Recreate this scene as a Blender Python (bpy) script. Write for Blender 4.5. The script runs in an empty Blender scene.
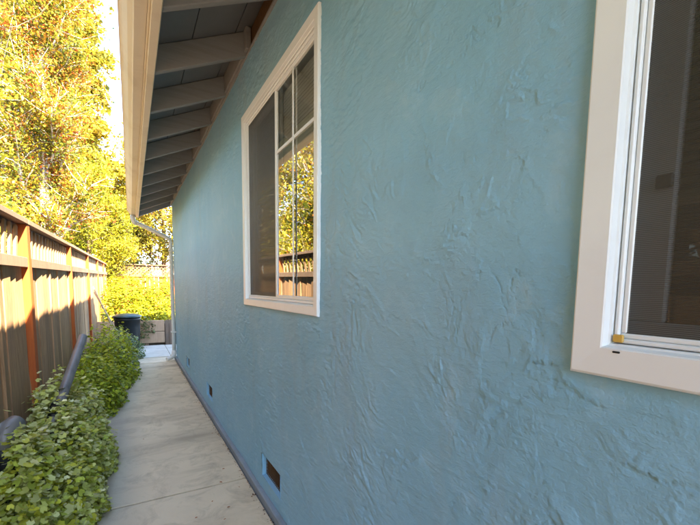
import bpy, bmesh, math, random
import numpy as np
from mathutils import Matrix, Vector, Euler

random.seed(7); RNG = np.random.default_rng(11)
SC = bpy.context.scene; COL = SC.collection
rad = math.radians

# ------------------------------------------------------------------ camera
cam_d = bpy.data.cameras.new('camera'); cam = bpy.data.objects.new('camera', cam_d); COL.objects.link(cam)
YAW, PIT, ROLL = 0.519685, 0.0978284, 0.012101
fwd = Vector((math.sin(YAW)*math.cos(PIT), math.cos(YAW)*math.cos(PIT), -math.sin(PIT)))
rt = Vector((math.cos(YAW), -math.sin(YAW), 0)); up = rt.cross(fwd)
r2 = math.cos(ROLL)*rt + math.sin(ROLL)*up; u2 = -math.sin(ROLL)*rt + math.cos(ROLL)*up
M = Matrix((r2, u2, -fwd)).transposed().to_4x4(); M.translation = (0, 0, 1.43)
cam.matrix_world = M
cam_d.sensor_width = 36; cam_d.lens = 36*378.4/700
cam_d.shift_x = (350-347.6)/700; cam_d.shift_y = (325.4-262.5)/700
cam_d.clip_start = 0.02; cam_d.clip_end = 2000
SC.camera = cam

# ------------------------------------------------------------------ light
to_sun = Vector((0.70, -1.60, 1.66)).normalized()
elev = math.asin(to_sun.z)
w = bpy.data.worlds.new('World'); SC.world = w; w.use_nodes = True
nt = w.node_tree; sky = nt.nodes.new('ShaderNodeTexSky'); sky.sky_type = 'NISHITA'; sky.sun_disc = False
sky.sun_elevation = elev; sky.sun_rotation = math.atan2(to_sun.x, to_sun.y)
sky.air_density = 1.0; sky.dust_density = 0.4; sky.ozone_density = 1.2
bg = nt.nodes['Background']; nt.links.new(sky.outputs[0], bg.inputs[0]); bg.inputs[1].default_value = 0.11
sl = bpy.data.lights.new('sun', 'SUN'); sl.energy = 4.6; sl.angle = rad(0.55); sl.color = (1, .82, .58)
so = bpy.data.objects.new('sun', sl); COL.objects.link(so)
so.rotation_euler = (-to_sun).to_track_quat('-Z', 'Y').to_euler(); so.location = to_sun*40
vs = SC.view_settings; vs.view_transform = 'Standard'; vs.look = 'None'; vs.exposure = 3.8; vs.gamma = 1
vs.use_curve_mapping = False
SC.render.engine = 'CYCLES'; cy = SC.cycles
cy.max_bounces = 10; cy.diffuse_bounces = 6; cy.glossy_bounces = 4; cy.transparent_max_bounces = 24
cy.transmission_bounces = 6; cy.use_denoising = True; cy.sample_clamp_indirect = 12

# ------------------------------------------------------------------ materials
def mat(name):
    m = bpy.data.materials.new(name); m.use_nodes = True
    n = m.node_tree; b = n.nodes['Principled BSDF']
    return m, n, b
def N(n, t, **kw):
    x = n.nodes.new(t)
    for k, v in kw.items():
        if k in x.inputs: x.inputs[k].default_value = v
        else: setattr(x, k, v)
    return x
def ramp(n, src, stops, lk='Fac'):
    r = n.nodes.new('ShaderNodeValToRGB'); cr = r.color_ramp
    while len(cr.elements) < len(stops): cr.elements.new(.5)
    for e, (p, c) in zip(cr.elements, stops):
        e.position = p; e.color = (*c, 1) if len(c) == 3 else c
    n.links.new(src, r.inputs[0]); return r.outputs[0]
def mixc(n, a, b, f, mode='MIX'):
    x = n.nodes.new('ShaderNodeMix'); x.data_type = 'RGBA'; x.blend_type = mode
    for s, v in ((0, f), (6, a), (7, b)):
        if isinstance(v, bpy.types.NodeSocket): n.links.new(v, x.inputs[s])
        elif isinstance(v, tuple): x.inputs[s].default_value = (*v[:3], 1)
        else: x.inputs[s].default_value = v
    return x.outputs[2]
def noise(n, scale, detail=4, rough=.55, vec=None, dist=0):
    x = N(n, 'ShaderNodeTexNoise', Scale=scale, Detail=detail, Roughness=rough, Distortion=dist)
    if vec: n.links.new(vec, x.inputs['Vector'])
    return x.outputs[0]
def coords(n, scale=(1,1,1), kind='Object', rot=(0,0,0)):
    t = n.nodes.new('ShaderNodeTexCoord'); m = n.nodes.new('ShaderNodeMapping')
    m.inputs['Scale'].default_value = scale; m.inputs['Rotation'].default_value = rot
    n.links.new(t.outputs[kind], m.inputs[0]); return m.outputs[0]
def bump(n, b, h, strength=.4, dist=.01):
    x = N(n, 'ShaderNodeBump', Strength=strength, Distance=dist); n.links.new(h, x.inputs['Height'])
    n.links.new(x.outputs[0], b.inputs['Normal'])
def math_(n, op, a, b=None):
    x = n.nodes.new('ShaderNodeMath'); x.operation = op
    for i, v in enumerate((a, b)):
        if v is None: continue
        if isinstance(v, bpy.types.NodeSocket): n.links.new(v, x.inputs[i])
        else: x.inputs[i].default_value = v
    return x.outputs[0]

def m_stucco():
    m, n, b = mat('blue_stucco')
    v = coords(n)
    big = noise(n, 1.1, 5, .6, v); mid = noise(n, 6, 5, .65, v, .6)
    c = mixc(n, (.225, .460, .630), (.285, .505, .655), ramp(n, big, [(.35, (0,0,0)), (.65, (1,1,1))]))
    c = mixc(n, c, (.36, .56, .69), ramp(n, mid, [(.55, (0,0,0)), (.78, (.7,.7,.7))]))
    vs_ = coords(n, (1, 2.5, .35))
    run = noise(n, 2.2, 5, .65, vs_)
    c = mixc(n, c, (.28, .42, .52), ramp(n, run, [(.52, (0,0,0)), (.75, (.6,.6,.6))]))
    n.links.new(c, b.inputs['Base Color'])
    b.inputs['Roughness'].default_value = .62; b.inputs['Specular IOR Level'].default_value = .35
    g1 = noise(n, 40, 4, .6, coords(n, (1, .55, 1.6), rot=(rad(14),0,0)), .4)
    g2 = noise(n, 190, 3, .6, v)
    h = math_(n, 'ADD', math_(n, 'MULTIPLY', g1, .9), math_(n, 'MULTIPLY', g2, .35))
    bump(n, b, h, .65, .005)
    return m
def m_plain(name, col, rough=.5, var=.12, scale=8, bmp=0, bscale=60, metal=0, spec=.5, stretch=(1,1,1), dirt=None, dirt_amt=.5):
    m, n, b = mat(name); v = coords(n, stretch)
    nz = noise(n, scale, 5, .6, v)
    lo = tuple(c*(1-var) for c in col); hi = tuple(min(1, c*(1+var)) for c in col)
    c = mixc(n, lo, hi, nz)
    if dirt:
        d = noise(n, scale*.45, 6, .7, v, .5)
        c = mixc(n, c, dirt, ramp(n, d, [(.5, (0,0,0)), (.72, (dirt_amt,)*3)]))
    n.links.new(c, b.inputs['Base Color']); b.inputs['Roughness'].default_value = rough
    b.inputs['Metallic'].default_value = metal; b.inputs['Specular IOR Level'].default_value = spec
    if bmp: bump(n, b, noise(n, bscale, 4, .6, v), bmp, .004)
    return m
def m_wood(name, a, b_, c_, rough=.8, grain=1.0, hue=.25):
    """weathered wood: long grain, knots, per-object tone"""
    m, n, b = mat(name)
    oi = n.nodes.new('ShaderNodeObjectInfo')
    t = n.nodes.new('ShaderNodeTexCoord'); add = n.nodes.new('ShaderNodeVectorMath'); add.operation = 'ADD'
    sc = n.nodes.new('ShaderNodeVectorMath'); sc.operation = 'SCALE'; sc.inputs['Scale'].default_value = 37
    n.links.new(oi.outputs['Random'], sc.inputs[0]); n.links.new(t.outputs['Object'], add.inputs[0]); n.links.new(sc.outputs[0], add.inputs[1])
    mp = n.nodes.new('ShaderNodeMapping'); mp.inputs['Scale'].default_value = (14, 14, .9); n.links.new(add.outputs[0], mp.inputs[0])
    g = noise(n, 3.2, 6, .7, mp.outputs[0], .8)
    c = mixc(n, a, b_, ramp(n, g, [(.35, (0,0,0)), (.65, (1,1,1))]))
    st = noise(n, 1.3, 5, .6, add.outputs[0])
    c = mixc(n, c, c_, ramp(n, st, [(.45, (0,0,0)), (.75, (.7,.7,.7))]))
    hs = n.nodes.new('ShaderNodeHueSaturation'); n.links.new(c, hs.inputs['Color'])
    n.links.new(math_(n, 'ADD', math_(n, 'MULTIPLY', oi.outputs['Random'], hue*2), 1-hue), hs.inputs['Value'])
    n.links.new(hs.outputs[0], b.inputs['Base Color']); b.inputs['Roughness'].default_value = rough
    b.inputs['Specular IOR Level'].default_value = .2
    bump(n, b, g, .5*grain, .006)
    return m
def m_concrete(name, base, stain, dark):
    m, n, b = mat(name); v = coords(n, kind='Object')
    big = noise(n, 1.3, 6, .65, v, .4); mid = noise(n, 5, 6, .7, v, .8); fine = noise(n, 120, 3, .7, v)
    c = mixc(n, base, stain, ramp(n, big, [(.36, (0,0,0)), (.64, (1,1,1))]))
    c = mixc(n, c, dark, ramp(n, mid, [(.48, (0,0,0)), (.74, (.75,.75,.75))]))
    band = noise(n, 1.0, 4, .6, coords(n, (.5, 2.1, 1)), .3)
    c = mixc(n, c, dark, ramp(n, band, [(.53, (0,0,0)), (.70, (.8,.8,.8))]))
    # darker strip along the planting bed (fades with x, edge broken by noise)
    sx = n.nodes.new('ShaderNodeSeparateXYZ'); n.links.new(v, sx.inputs[0])
    edge = math_(n, 'ADD', sx.outputs[0], math_(n, 'MULTIPLY', big, .25))
    c = mixc(n, (.32, .29, .23), c, ramp(n, math_(n, 'ADD', edge, .42), [(.36, (.25,.25,.25)), (.62, (1,1,1))]))
    c = mixc(n, c, mixc(n, c, (.5,.47,.42), .35), ramp(n, fine, [(.5, (0,0,0)), (.8, (1,1,1))]))
    n.links.new(c, b.inputs['Base Color']); b.inputs['Roughness'].default_value = .85; b.inputs['Specular IOR Level'].default_value = .25
    h = math_(n, 'ADD', math_(n, 'MULTIPLY', mid, .8), math_(n, 'MULTIPLY', fine, .35)); bump(n, b, h, .35, .004)
    return m
def m_leaf(name, trans=.4, rough=.5, spec=.3):
    m, n, b = mat(name); out = n.nodes['Material Output']
    a = n.nodes.new('ShaderNodeAttribute'); a.attribute_name = 'tint'
    n.links.new(a.outputs['Color'], b.inputs['Base Color']); b.inputs['Roughness'].default_value = rough
    b.inputs['Specular IOR Level'].default_value = spec
    tr = n.nodes.new('ShaderNodeBsdfTranslucent'); n.links.new(a.outputs['Color'], tr.inputs[0])
    mx = n.nodes.new('ShaderNodeMixShader'); mx.inputs[0].default_value = trans
    n.links.new(b.outputs[0], mx.inputs[1]); n.links.new(tr.outputs[0], mx.inputs[2]); n.links.new(mx.outputs[0], out.inputs[0])
    return m
def m_glass():
    m, n, b = mat('window_glass'); out = n.nodes['Material Output']
    fr = N(n, 'ShaderNodeFresnel', IOR=1.5)
    f = math_(n, 'MINIMUM', math_(n, 'MULTIPLY', fr.outputs[0], 2.7), 1.0)     # four faces of a coated insulated unit
    t = N(n, 'ShaderNodeBsdfTransparent'); t.inputs[0].default_value = (.86, .9, .88, 1)
    g = N(n, 'ShaderNodeBsdfGlossy', Roughness=0.0); g.inputs[0].default_value = (1, 1, 1, 1)
    v = coords(n); bp = N(n, 'ShaderNodeBump', Strength=.02, Distance=.002); n.links.new(noise(n, 3, 2, .5, v), bp.inputs['Height'])
    n.links.new(bp.outputs[0], g.inputs['Normal'])
    mx = n.nodes.new('ShaderNodeMixShader'); n.links.new(f, mx.inputs[0]); n.links.new(t.outputs[0], mx.inputs[1]); n.links.new(g.outputs[0], mx.inputs[2])
    n.links.new(mx.outputs[0], out.inputs[0]); return m
def m_screen():
    m, n, b = mat('insect_screen'); out = n.nodes['Material Output']
    t = N(n, 'ShaderNodeBsdfTransparent'); v = coords(n)
    s = n.nodes.new('ShaderNodeSeparateXYZ'); n.links.new(v, s.inputs[0])
    wv = math_(n, 'SINE', math_(n, 'MULTIPLY', s.outputs[2], 2*math.pi/.0031))
    nzv = noise(n, 3, 3, .6, v)
    f = math_(n, 'ADD', math_(n, 'MULTIPLY', wv, .07), math_(n, 'ADD', math_(n, 'MULTIPLY', nzv, .10), .73))
    b.inputs['Base Color'].default_value = (.036, .033, .024, 1); b.inputs['Roughness'].default_value = .6
    mx = n.nodes.new('ShaderNodeMixShader'); n.links.new(f, mx.inputs[0]); n.links.new(t.outputs[0], mx.inputs[1]); n.links.new(b.outputs[0], mx.inputs[2])
    n.links.new(mx.outputs[0], out.inputs[0]); return m
def m_soil():
    m, n, b = mat('soil'); v = coords(n)
    a = noise(n, 9, 7, .75, v); f = noise(n, 70, 5, .7, v)
    c = mixc(n, (.05, .035, .022), (.16, .11, .07), a); c = mixc(n, c, (.22, .16, .10), ramp(n, f, [(.55, (0,0,0)), (.7, (1,1,1))]))
    n.links.new(c, b.inputs['Base Color']); b.inputs['Roughness'].default_value = .95; bump(n, b, f, .8, .02); return m

MT = dict(
    stucco=m_stucco(),
    plinth=m_plain('grey_blue_foundation', (.22, .27, .31), .75, .2, 6, .4, 50, dirt=(.13, .13, .12)),
    white=m_plain('white_vinyl', (.80, .84, .86), .38, .03, 4, dirt=(.62, .6, .54), dirt_amt=.25),
    cream=m_plain('cream_painted_trim', (.74, .67, .51), .5, .06, 5, .15, 40, dirt=(.42, .31, .18), dirt_amt=.35),
    rafter=m_plain('grey_painted_timber', (.255, .262, .26), .7, .12, 5, .35, 30, stretch=(.3, 6, 6), dirt=(.17,.16,.14)),
    sheath=m_plain('grey_roof_sheathing', (.17, .175, .18), .8, .15, 6, .4, 40),
    rust=m_plain('rusty_brown_mesh', (.10, .052, .018), .85, .5, 30, .6, 90),
    roofing=m_plain('roof_shingle', (.10, .095, .09), .9, .25, 12, .5, 60),
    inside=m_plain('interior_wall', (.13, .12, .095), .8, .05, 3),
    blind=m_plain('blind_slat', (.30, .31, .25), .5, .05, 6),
    blindw=m_plain('white_blind_slat', (.85, .85, .80), .5, .05, 6),
    picket=m_wood('weathered_cedar_picket', (.235, .14, .075), (.40, .25, .13), (.185, .125, .095)),
    post=m_wood('red_stained_post', (.36, .085, .022), (.46, .125, .03), (.28, .065, .025), hue=.12),
    railw=m_wood('weathered_fence_rail', (.18, .125, .09), (.25, .18, .13), (.15, .11, .09), hue=.15),
    timber=m_wood('planter_timber', (.42, .27, .17), (.54, .37, .24), (.32, .2, .13), hue=.15),
    lattice=m_wood('brown_lattice', (.13, .07, .04), (.2, .115, .065), (.1, .06, .04), hue=.15),
    stick=m_wood('bleached_stake', (.45, .33, .20), (.55, .42, .27), (.4, .28, .16), hue=.15),
    concrete=m_concrete('walkway_concrete', (.68, .56, .375), (.58, .47, .315), (.33, .265, .18)),
    concrete2=m_concrete('pale_concrete', (.55, .50, .41), (.48, .43, .35), (.36, .32, .26)),
    joint=m_plain('joint_dirt', (.025, .016, .011), .95, .4, 30, .5, 90),
    soil=m_soil(),
    leaf=m_leaf('leaf', .42), leafnear=m_leaf('ground_leaf', .38, .45, .4), dead=m_leaf('dead_leaf', .15, .8, .1),
    bark_pale=m_plain('pale_bark', (.46, .40, .34), .85, .25, 9, .6, 40, stretch=(1,1,.3)),
    bark_dark=m_plain('brown_bark', (.13, .075, .05), .9, .3, 9, .7, 40, stretch=(1,1,.25)),
    stem=m_plain('green_stem', (.10, .13, .04), .6, .2, 20),
    black=m_plain('black_plastic', (.008, .010, .011), .5, .2, 10, .1, 60, dirt=(.03,.028,.025), dirt_amt=.3, spec=.3),
    lid=m_plain('dark_green_lid', (.02, .055, .058), .35, .15, 8, .05, 60, dirt=(.08,.09,.085), dirt_amt=.4),
    pipe=m_plain('grey_plastic_pipe', (.13, .125, .115), .42, .2, 8, .1, 50, stretch=(1,1,.4), dirt=(.06,.055,.05), dirt_amt=.8),
    pvc=m_plain('white_painted_downspout', (.66, .64, .58), .45, .06, 6, dirt=(.45,.41,.34), dirt_amt=.3),
    plug=m_plain('amber_plastic', (.62, .38, .07), .5, .1, 30),
    sofa=m_plain('blue_grey_cloth', (.12, .16, .20), .9, .1, 10),
    glass=m_glass(), screen=m_screen(),
)

# ------------------------------------------------------------------ builders
def mesh_np(name, V, F, smooth=False):
    """V (n,3) F (m,k)"""
    V = np.asarray(V, np.float32); F = np.asarray(F, np.int32)
    me = bpy.data.meshes.new(name); k = F.shape[1]
    me.vertices.add(len(V)); me.vertices.foreach_set('co', V.ravel())
    me.loops.add(F.size); me.loops.foreach_set('vertex_index', F.ravel())
    me.polygons.add(len(F)); me.polygons.foreach_set('loop_start', np.arange(0, F.size, k, dtype=np.int32))
    me.update(calc_edges=True); me.validate()
    if smooth: me.polygons.foreach_set('use_smooth', np.ones(len(me.polygons), bool))
    return me
class MB:
    def __init__(s): s.bm = bmesh.new()
    def box(s, lo, hi, ch=0, rot=None, pivot=None):
        lo = Vector(lo); hi = Vector(hi); c = (lo+hi)/2; d = hi-lo
        r = bmesh.ops.create_cube(s.bm, size=1); vs_ = r['verts']
        for v in vs_: v.co = Vector((v.co.x*d.x, v.co.y*d.y, v.co.z*d.z)) + c
        if ch:
            es = list({e for v in vs_ for e in v.link_edges})
            q = bmesh.ops.bevel(s.bm, geom=es, offset=ch, segments=1, profile=.5, affect='EDGES')
            vs_ = list({v for f in q['faces'] for v in f.verts} | {v for v in vs_ if v.is_valid})
        if rot is not None:
            pv = Vector(pivot) if pivot is not None else c
            R = Euler(rot).to_matrix()
            for v in vs_: v.co = R @ (v.co-pv) + pv
        return s
    def tube(s, pts, radii, n=8, cap=True):
        pts = [Vector(p) for p in pts]
        if not hasattr(radii, '__len__'): radii = [radii]*len(pts)
        rings = []; ref = Vector((.13, .31, .94)).normalized()
        for i, p in enumerate(pts):
            d = (pts[min(i+1, len(pts)-1)] - pts[max(i-1, 0)]).normalized()
            if abs(d.dot(ref)) > .95: ref = Vector((1, .1, 0)).normalized()
            a = d.cross(ref).normalized(); b = d.cross(a)
            rings.append([s.bm.verts.new(p + (a*math.cos(t)+b*math.sin(t))*radii[i]) for t in [2*math.pi*k/n for k in range(n)]])
        for r0, r1 in zip(rings, rings[1:]):
            for k in range(n):
                f = s.bm.faces.new((r0[k], r0[(k+1)%n], r1[(k+1)%n], r1[k])); f.smooth = True
        if cap:
            s.bm.faces.new(rings[0][::-1]); s.bm.faces.new(rings[-1])
        return s
    def prism(s, prof, y0, y1, axis='y', closed=True, cap=True):
        """profile of (x,z) points extruded along y"""
        A = [s.bm.verts.new((x, y0, z)) for x, z in prof]; B = [s.bm.verts.new((x, y1, z)) for x, z in prof]
        k = len(prof)
        for i in range(k if closed else k-1):
            s.bm.faces.new((A[i], A[(i+1)%k], B[(i+1)%k], B[i]))
        if closed and cap: s.bm.faces.new(A[::-1]); s.bm.faces.new(B)
        return s
    def lathe(s, prof, c, n=28):
        rings = [[s.bm.verts.new((c[0]+r*math.cos(2*math.pi*k/n), c[1]+r*math.sin(2*math.pi*k/n), c[2]+z)) for k in range(n)] for r, z in prof]
        for r0, r1 in zip(rings, rings[1:]):
            for k in range(n):
                f = s.bm.faces.new((r0[k], r0[(k+1)%n], r1[(k+1)%n], r1[k])); f.smooth = True
        s.bm.faces.new(rings[0][::-1]); s.bm.faces.new(rings[-1]); return s
    def poly(s, pts): s.bm.faces.new([s.bm.verts.new(p) for p in pts]); return s
    def mesh(s, name):
        bmesh.ops.recalc_face_normals(s.bm, faces=s.bm.faces[:])
        me = bpy.data.meshes.new(name); s.bm.to_mesh(me); s.bm.free(); return me
    def build(s, name, m, parent=None): return link(name, s.mesh(name), m, parent)
def link(name, me, m, parent=None, loc=None, rot=None):
    if m is not None and not me.materials: me.materials.append(MT[m] if isinstance(m, str) else m)
    o = bpy.data.objects.new(name, me); COL.objects.link(o)
    if loc is not None: o.location = loc
    if rot is not None: o.rotation_euler = rot
    if parent is not None:
        o.parent = parent; o.matrix_parent_inverse = INV.get(parent.name, Matrix())
        # INV maps a root to the inverse of its world matrix; parts have identity worlds unless placed
    INV[o.name] = o.matrix_basis.inverted()
    return o
INV = {}
def thing(name, label, cat, loc=(0,0,0), group=None, kind=None):
    o = bpy.data.objects.new(name, None); COL.objects.link(o); o.location = loc; o.empty_display_size = .1
    INV[o.name] = Matrix.Translation(loc).inverted()
    return tag(o, label, cat, group, kind)
def tag(o, label=None, cat=None, group=None, kind=None):
    if label: o['label'] = label
    if cat: o['category'] = cat
    if group: o['group'] = group
    if kind: o['kind'] = kind
    return o

# ------------------------------------------------------------------ numpy noise
_P = RNG.permutation(256); _P = np.concatenate([_P, _P, _P]); _G = RNG.uniform(0, 2*np.pi, 256)
def perlin(x, y):
    xi = np.floor(x).astype(int); yi = np.floor(y).astype(int); xf = x-xi; yf = y-yi
    u = xf**3*(xf*(xf*6-15)+10); v = yf**3*(yf*(yf*6-15)+10)
    def g(ix, iy, dx, dy):
        a = _G[_P[(_P[ix & 255] + iy) & 255]]; return np.cos(a)*dx + np.sin(a)*dy
    n00 = g(xi, yi, xf, yf); n10 = g(xi+1, yi, xf-1, yf); n01 = g(xi, yi+1, xf, yf-1); n11 = g(xi+1, yi+1, xf-1, yf-1)
    return (n00*(1-u)+n10*u)*(1-v) + (n01*(1-u)+n11*u)*v
def fbm(x, y, o=4, g=.5):
    s = 0; a = 1
    for i in range(o): s = s + a*perlin(x*2**i+17.3*i, y*2**i+5.1*i); a *= g
    return s
def sstep(a, b, x): t = np.clip((x-a)/(b-a), 0, 1); return t*t*(3-2*t)

# ================================================================== SETTING
WX = 0.74            # wall face
me = mesh_np('ground', [(-400,-400,-.06),(400,-400,-.06),(400,400,-.06),(-400,400,-.06)], [(0,1,2,3)])
tag(link('ground', me, 'soil'), kind='structure')
bed = MB(); bed.box((-.34, -3, -.10), (.735, 8.42, -.022)); bed.box((-.6, 8.42, -.10), (6, 10.15, -.025))
walk = tag(bed.build('walkway', 'joint'), kind='structure')
def slab(x0, x1, y0, y1, z, m, tilt=0):
    b = MB(); b.box((x0, y0, z-.09), (x1, y1, z), .0025)
    o = b.build('slab', m, walk); return o
for y0, y1, z in ((-3, .05, 0), (.06, 2.732, -.001), (2.748, 5.424, .001), (5.438, 7.80, -.001)):
    slab(-.33, .70, y0, y1, z, 'concrete')
slab(-.33, .70, 7.815, 8.40, .002, 'concrete')
slab(-.55, .66, 8.41, 10.12, .012, 'concrete2'); slab(.67, 3.0, 8.41, 10.12, .008, 'concrete2'); slab(3.01, 6, 8.41, 10.12, .010, 'concrete2')

# ================================================================== HOUSE
house = thing('house', 'blue stucco house wall with white windows, open rafter eave and cream gutter', 'house', (WX, 2.5, 0))
YB, YE = -4.0, 8.05
W1 = dict(y0=1.54, y1=2.81, z0=1.300, z1=2.616)        # far window, outside of casing
W2 = dict(y0=-.86, y1=.408, z0=1.278, z1=2.70)         # near window
holes = [(w_['y0']+.03, w_['y1']-.03, w_['z0']+.03, w_['z1']-.03) for w_ in (W1, W2)]
vents = [(2.08, 2.44, .15, .31), (4.26, 4.62, .16, .32), (6.12, 6.47, .17, .33), (-1.2, -.85, .15, .31)]
holes += vents
# stucco sheet: a graded grid displaced by trowel ledges, flakes and cracks
ys = [.08]
while ys[-1] < YE: ys.append(ys[-1] + .0031*max(1, (ys[-1]/.75)**1.2))
ys = [YB + i*.12 for i in range(int((0.08-YB)/.12))] + ys; ys[-1] = YE
zs = list(np.arange(.055, 2.972, .0044)); zs[-1] = 2.972
def snap(arr, vals):
    arr = np.array(sorted(arr))
    for v in vals: arr[np.argmin(abs(arr-v))] = v
    return np.unique(arr)
ys = snap(ys, [v for h in holes for v in h[:2]]); zs = snap(zs, [v for h in holes for v in h[2:]])
U, Vv = np.meshgrid(ys, zs, indexing='ij')
def wall_h(u, v):
    wx = fbm(u*1.9+3, v*1.9, 4, .55); wy = fbm(u*1.9-9, v*1.9+4, 4, .55)
    uu = u+.20*wx; vv = v+.20*wy
    h = .0075*fbm(u*1.3, v*1.3, 3) + .0030*fbm(uu*4.5, vv*6.5+40, 3)
    # overlapping trowel passes: slow ramp, abrupt ragged ledge
    for k, (sx, sz, kk, amp, rot) in enumerate(((2.0, 4.2, 2.4, .0042, .30), (3.0, 7.5, 2.2, .0034, -.25), (6.5, 12, 1.9, .0024, .45), (11, 19, 1.6, .0016, -.6))):
        a = uu*math.cos(rot)+vv*math.sin(rot); b = -uu*math.sin(rot)+vv*math.cos(rot)
        s = fbm(a*sx+11*k, b*sz-7*k, 6, .58)*kk
        fr = s-np.floor(s)
        saw = np.where(fr < .94, fr/.94, (1-fr)/.06)
        mask = sstep(.10, .48, fbm(u*2.3*(1+.6*k)+31*k, v*2.3*(1+.6*k)-13, 4, .6))
        h = h + amp*saw**2.2*mask
    # small flakes and pits in patches
    pm = sstep(.02, .35, fbm(u*1.9+50, v*1.3+20, 4))
    f = fbm(uu*13, vv*22, 4, .65); h = h + .0022*pm*sstep(.16, .24, f) - .0030*pm*sstep(.30, .42, -f)
    # short ragged gouges
    rg = np.abs(fbm(uu*4.5+70, vv*7.5, 5, .6))
    gm = sstep(.22, .45, fbm(u*3.3+8, v*3.3+90, 4, .6)); h = h - .0032*gm*(1-sstep(.0, .035, rg))
    # comb strokes, mostly level
    h = h + .0011*fbm(u*11+wx*2, (v+.14*u)*60, 3, .6)*sstep(-.6, .2, wy)
    # repair patch seam running level below mid height
    seam = v-1.50-.02*perlin(u*3, u*0+2); h = h + .0012*sstep(-.02, .0, -seam)*sstep(-.15, .2, perlin(u*1.3, v*0+9))
    rag = .010*fbm(u*28, v*28, 4, .65); am = .55+.9*fbm(u*14+5, v*14, 3)
    for pts, dep, wd in cracks:
        L = [0]
        for p0, p1 in zip(pts, pts[1:]): L.append(L[-1]+math.dist(p0, p1))
        best = np.full(u.shape, 9.0); sgn = np.zeros(u.shape); par = np.zeros(u.shape)
        for i, ((a0, b0), (a1, b1)) in enumerate(zip(pts, pts[1:])):
            box = (u > min(a0,a1)-.08) & (u < max(a0,a1)+.08) & (v > min(b0,b1)-.08) & (v < max(b0,b1)+.08)
            if not box.any(): continue
            dx, dz = a1-a0, b1-b0; uu_, vv_ = u[box], v[box]
            t = np.clip(((uu_-a0)*dx+(vv_-b0)*dz)/(dx*dx+dz*dz), 0, 1); d = np.hypot(uu_-a0-t*dx, vv_-b0-t*dz)
            side = ((uu_-a0)*dz-(vv_-b0)*dx)/math.hypot(dx, dz)
            bb = best[box]; m_ = d < bb; bb[m_] = d[m_]; best[box] = bb
            ss = sgn[box]; ss[m_] = np.sign(side[m_]); sgn[box] = ss
            pp = par[box]; pp[m_] = (L[i]+t[m_]*(L[i+1]-L[i]))/L[-1]; par[box] = pp
        sd = best*sgn + rag; tp_ = np.clip(np.sin(np.pi*np.clip(par, 0, 1))*1.8, 0, 1)*np.clip(am, .1, 1.3)*(best < .075)
        h = h + tp_*dep*(np.where(sd > 0, np.exp(-sd/.022), -.55*np.exp(sd/.006)))
    return h
def jag(pts, n=6, j=.007):
    out = []
    for (a, b), (c, d) in zip(pts, pts[1:]):
        for i in range(n): t = i/n; out.append((a+(c-a)*t+random.uniform(-j, j), b+(d-b)*t+random.uniform(-j, j)))
    return out+[pts[-1]]
cracks = [(jag([(.505,1.279),(.46,1.284),(.41,1.281)],4,.003), .008, .005), (jag([(.49,1.245),(.44,1.252),(.36,1.225),(.30,1.235)],4,.004), .004, .006),
          (jag([(.318,1.124),(.30,1.132),(.25,1.128),(.19,1.14)],4,.004), .008, .005), (jag([(.655,1.605),(.62,1.612),(.59,1.628)],3,.004), .007, .005),
          (jag([(.79,1.80),(.755,1.865),(.69,1.92),(.635,1.977)],5,.006), .006, .005), (jag([(.64,1.80),(.60,1.858),(.515,1.96)],5,.005), .005, .005),
          (jag([(.885,2.045),(.84,2.10),(.80,2.14)],3,.004), .006, .006), (jag([(.75,1.56),(.71,1.57),(.68,1.562)],3,.003), .005, .005),
          (jag([(1.52,1.31),(1.44,1.318)],3,.003), .006, .005), (jag([(1.30,2.25),(1.20,2.40),(1.16,2.55)],5,.006), .004, .006)]
for _ in range(60):
    a, b = random.uniform(.15, 2.6), random.uniform(.4, 2.85); l = random.uniform(.04, .16); an = random.choice([random.uniform(-.35,.6), random.uniform(-.35,.6), random.uniform(.8,1.7)])
    cracks.append((jag([(a, b), (a+l*math.cos(an), b+l*math.sin(an))], 3, .004), random.uniform(.0015, .004), .005))
cracks = [(p_, d_*.62, w_) for p_, d_, w_ in cracks]
Hh = wall_h(U, Vv)
VV = np.stack([WX-.003-.85*Hh, U, Vv], -1).reshape(-1, 3)
ny, nz = len(ys), len(zs)
idx = np.arange(ny*nz).reshape(ny, nz)
Q = np.stack([idx[:-1,:-1], idx[:-1,1:], idx[1:,1:], idx[1:,:-1]], -1)
cyc = (ys[:-1]+ys[1:])/2; czc = (zs[:-1]+zs[1:])/2
keep = np.ones((ny-1, nz-1), bool)
for a, b, c, d in holes: keep &= ~(((cyc > a) & (cyc < b))[:, None] & ((czc > c) & (czc < d))[None, :])
wme = mesh_np('wall', VV, Q[keep], True)
wall = link('wall', wme, 'stucco', house)
tag(wall, 'blue-grey stucco wall with rough trowel ledges and cracks')
# end wall, other walls, floor, attic floor and partitions
b = MB(); b.box((WX+.03, YE-.02, .05), (7, YE, 2.9)); b.box((6.9, YB, .05), (7, YE-.03, 2.9)); b.box((WX+.03, YB, .05), (6.89, YB+.1, 2.9))
b.build('rear_wall', 'stucco', house)
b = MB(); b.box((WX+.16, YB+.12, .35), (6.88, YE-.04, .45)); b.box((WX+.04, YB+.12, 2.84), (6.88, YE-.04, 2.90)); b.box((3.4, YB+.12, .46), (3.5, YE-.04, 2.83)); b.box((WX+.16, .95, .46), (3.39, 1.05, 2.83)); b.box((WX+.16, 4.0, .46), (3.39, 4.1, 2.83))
b.build('interior_wall', 'inside', house)
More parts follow.
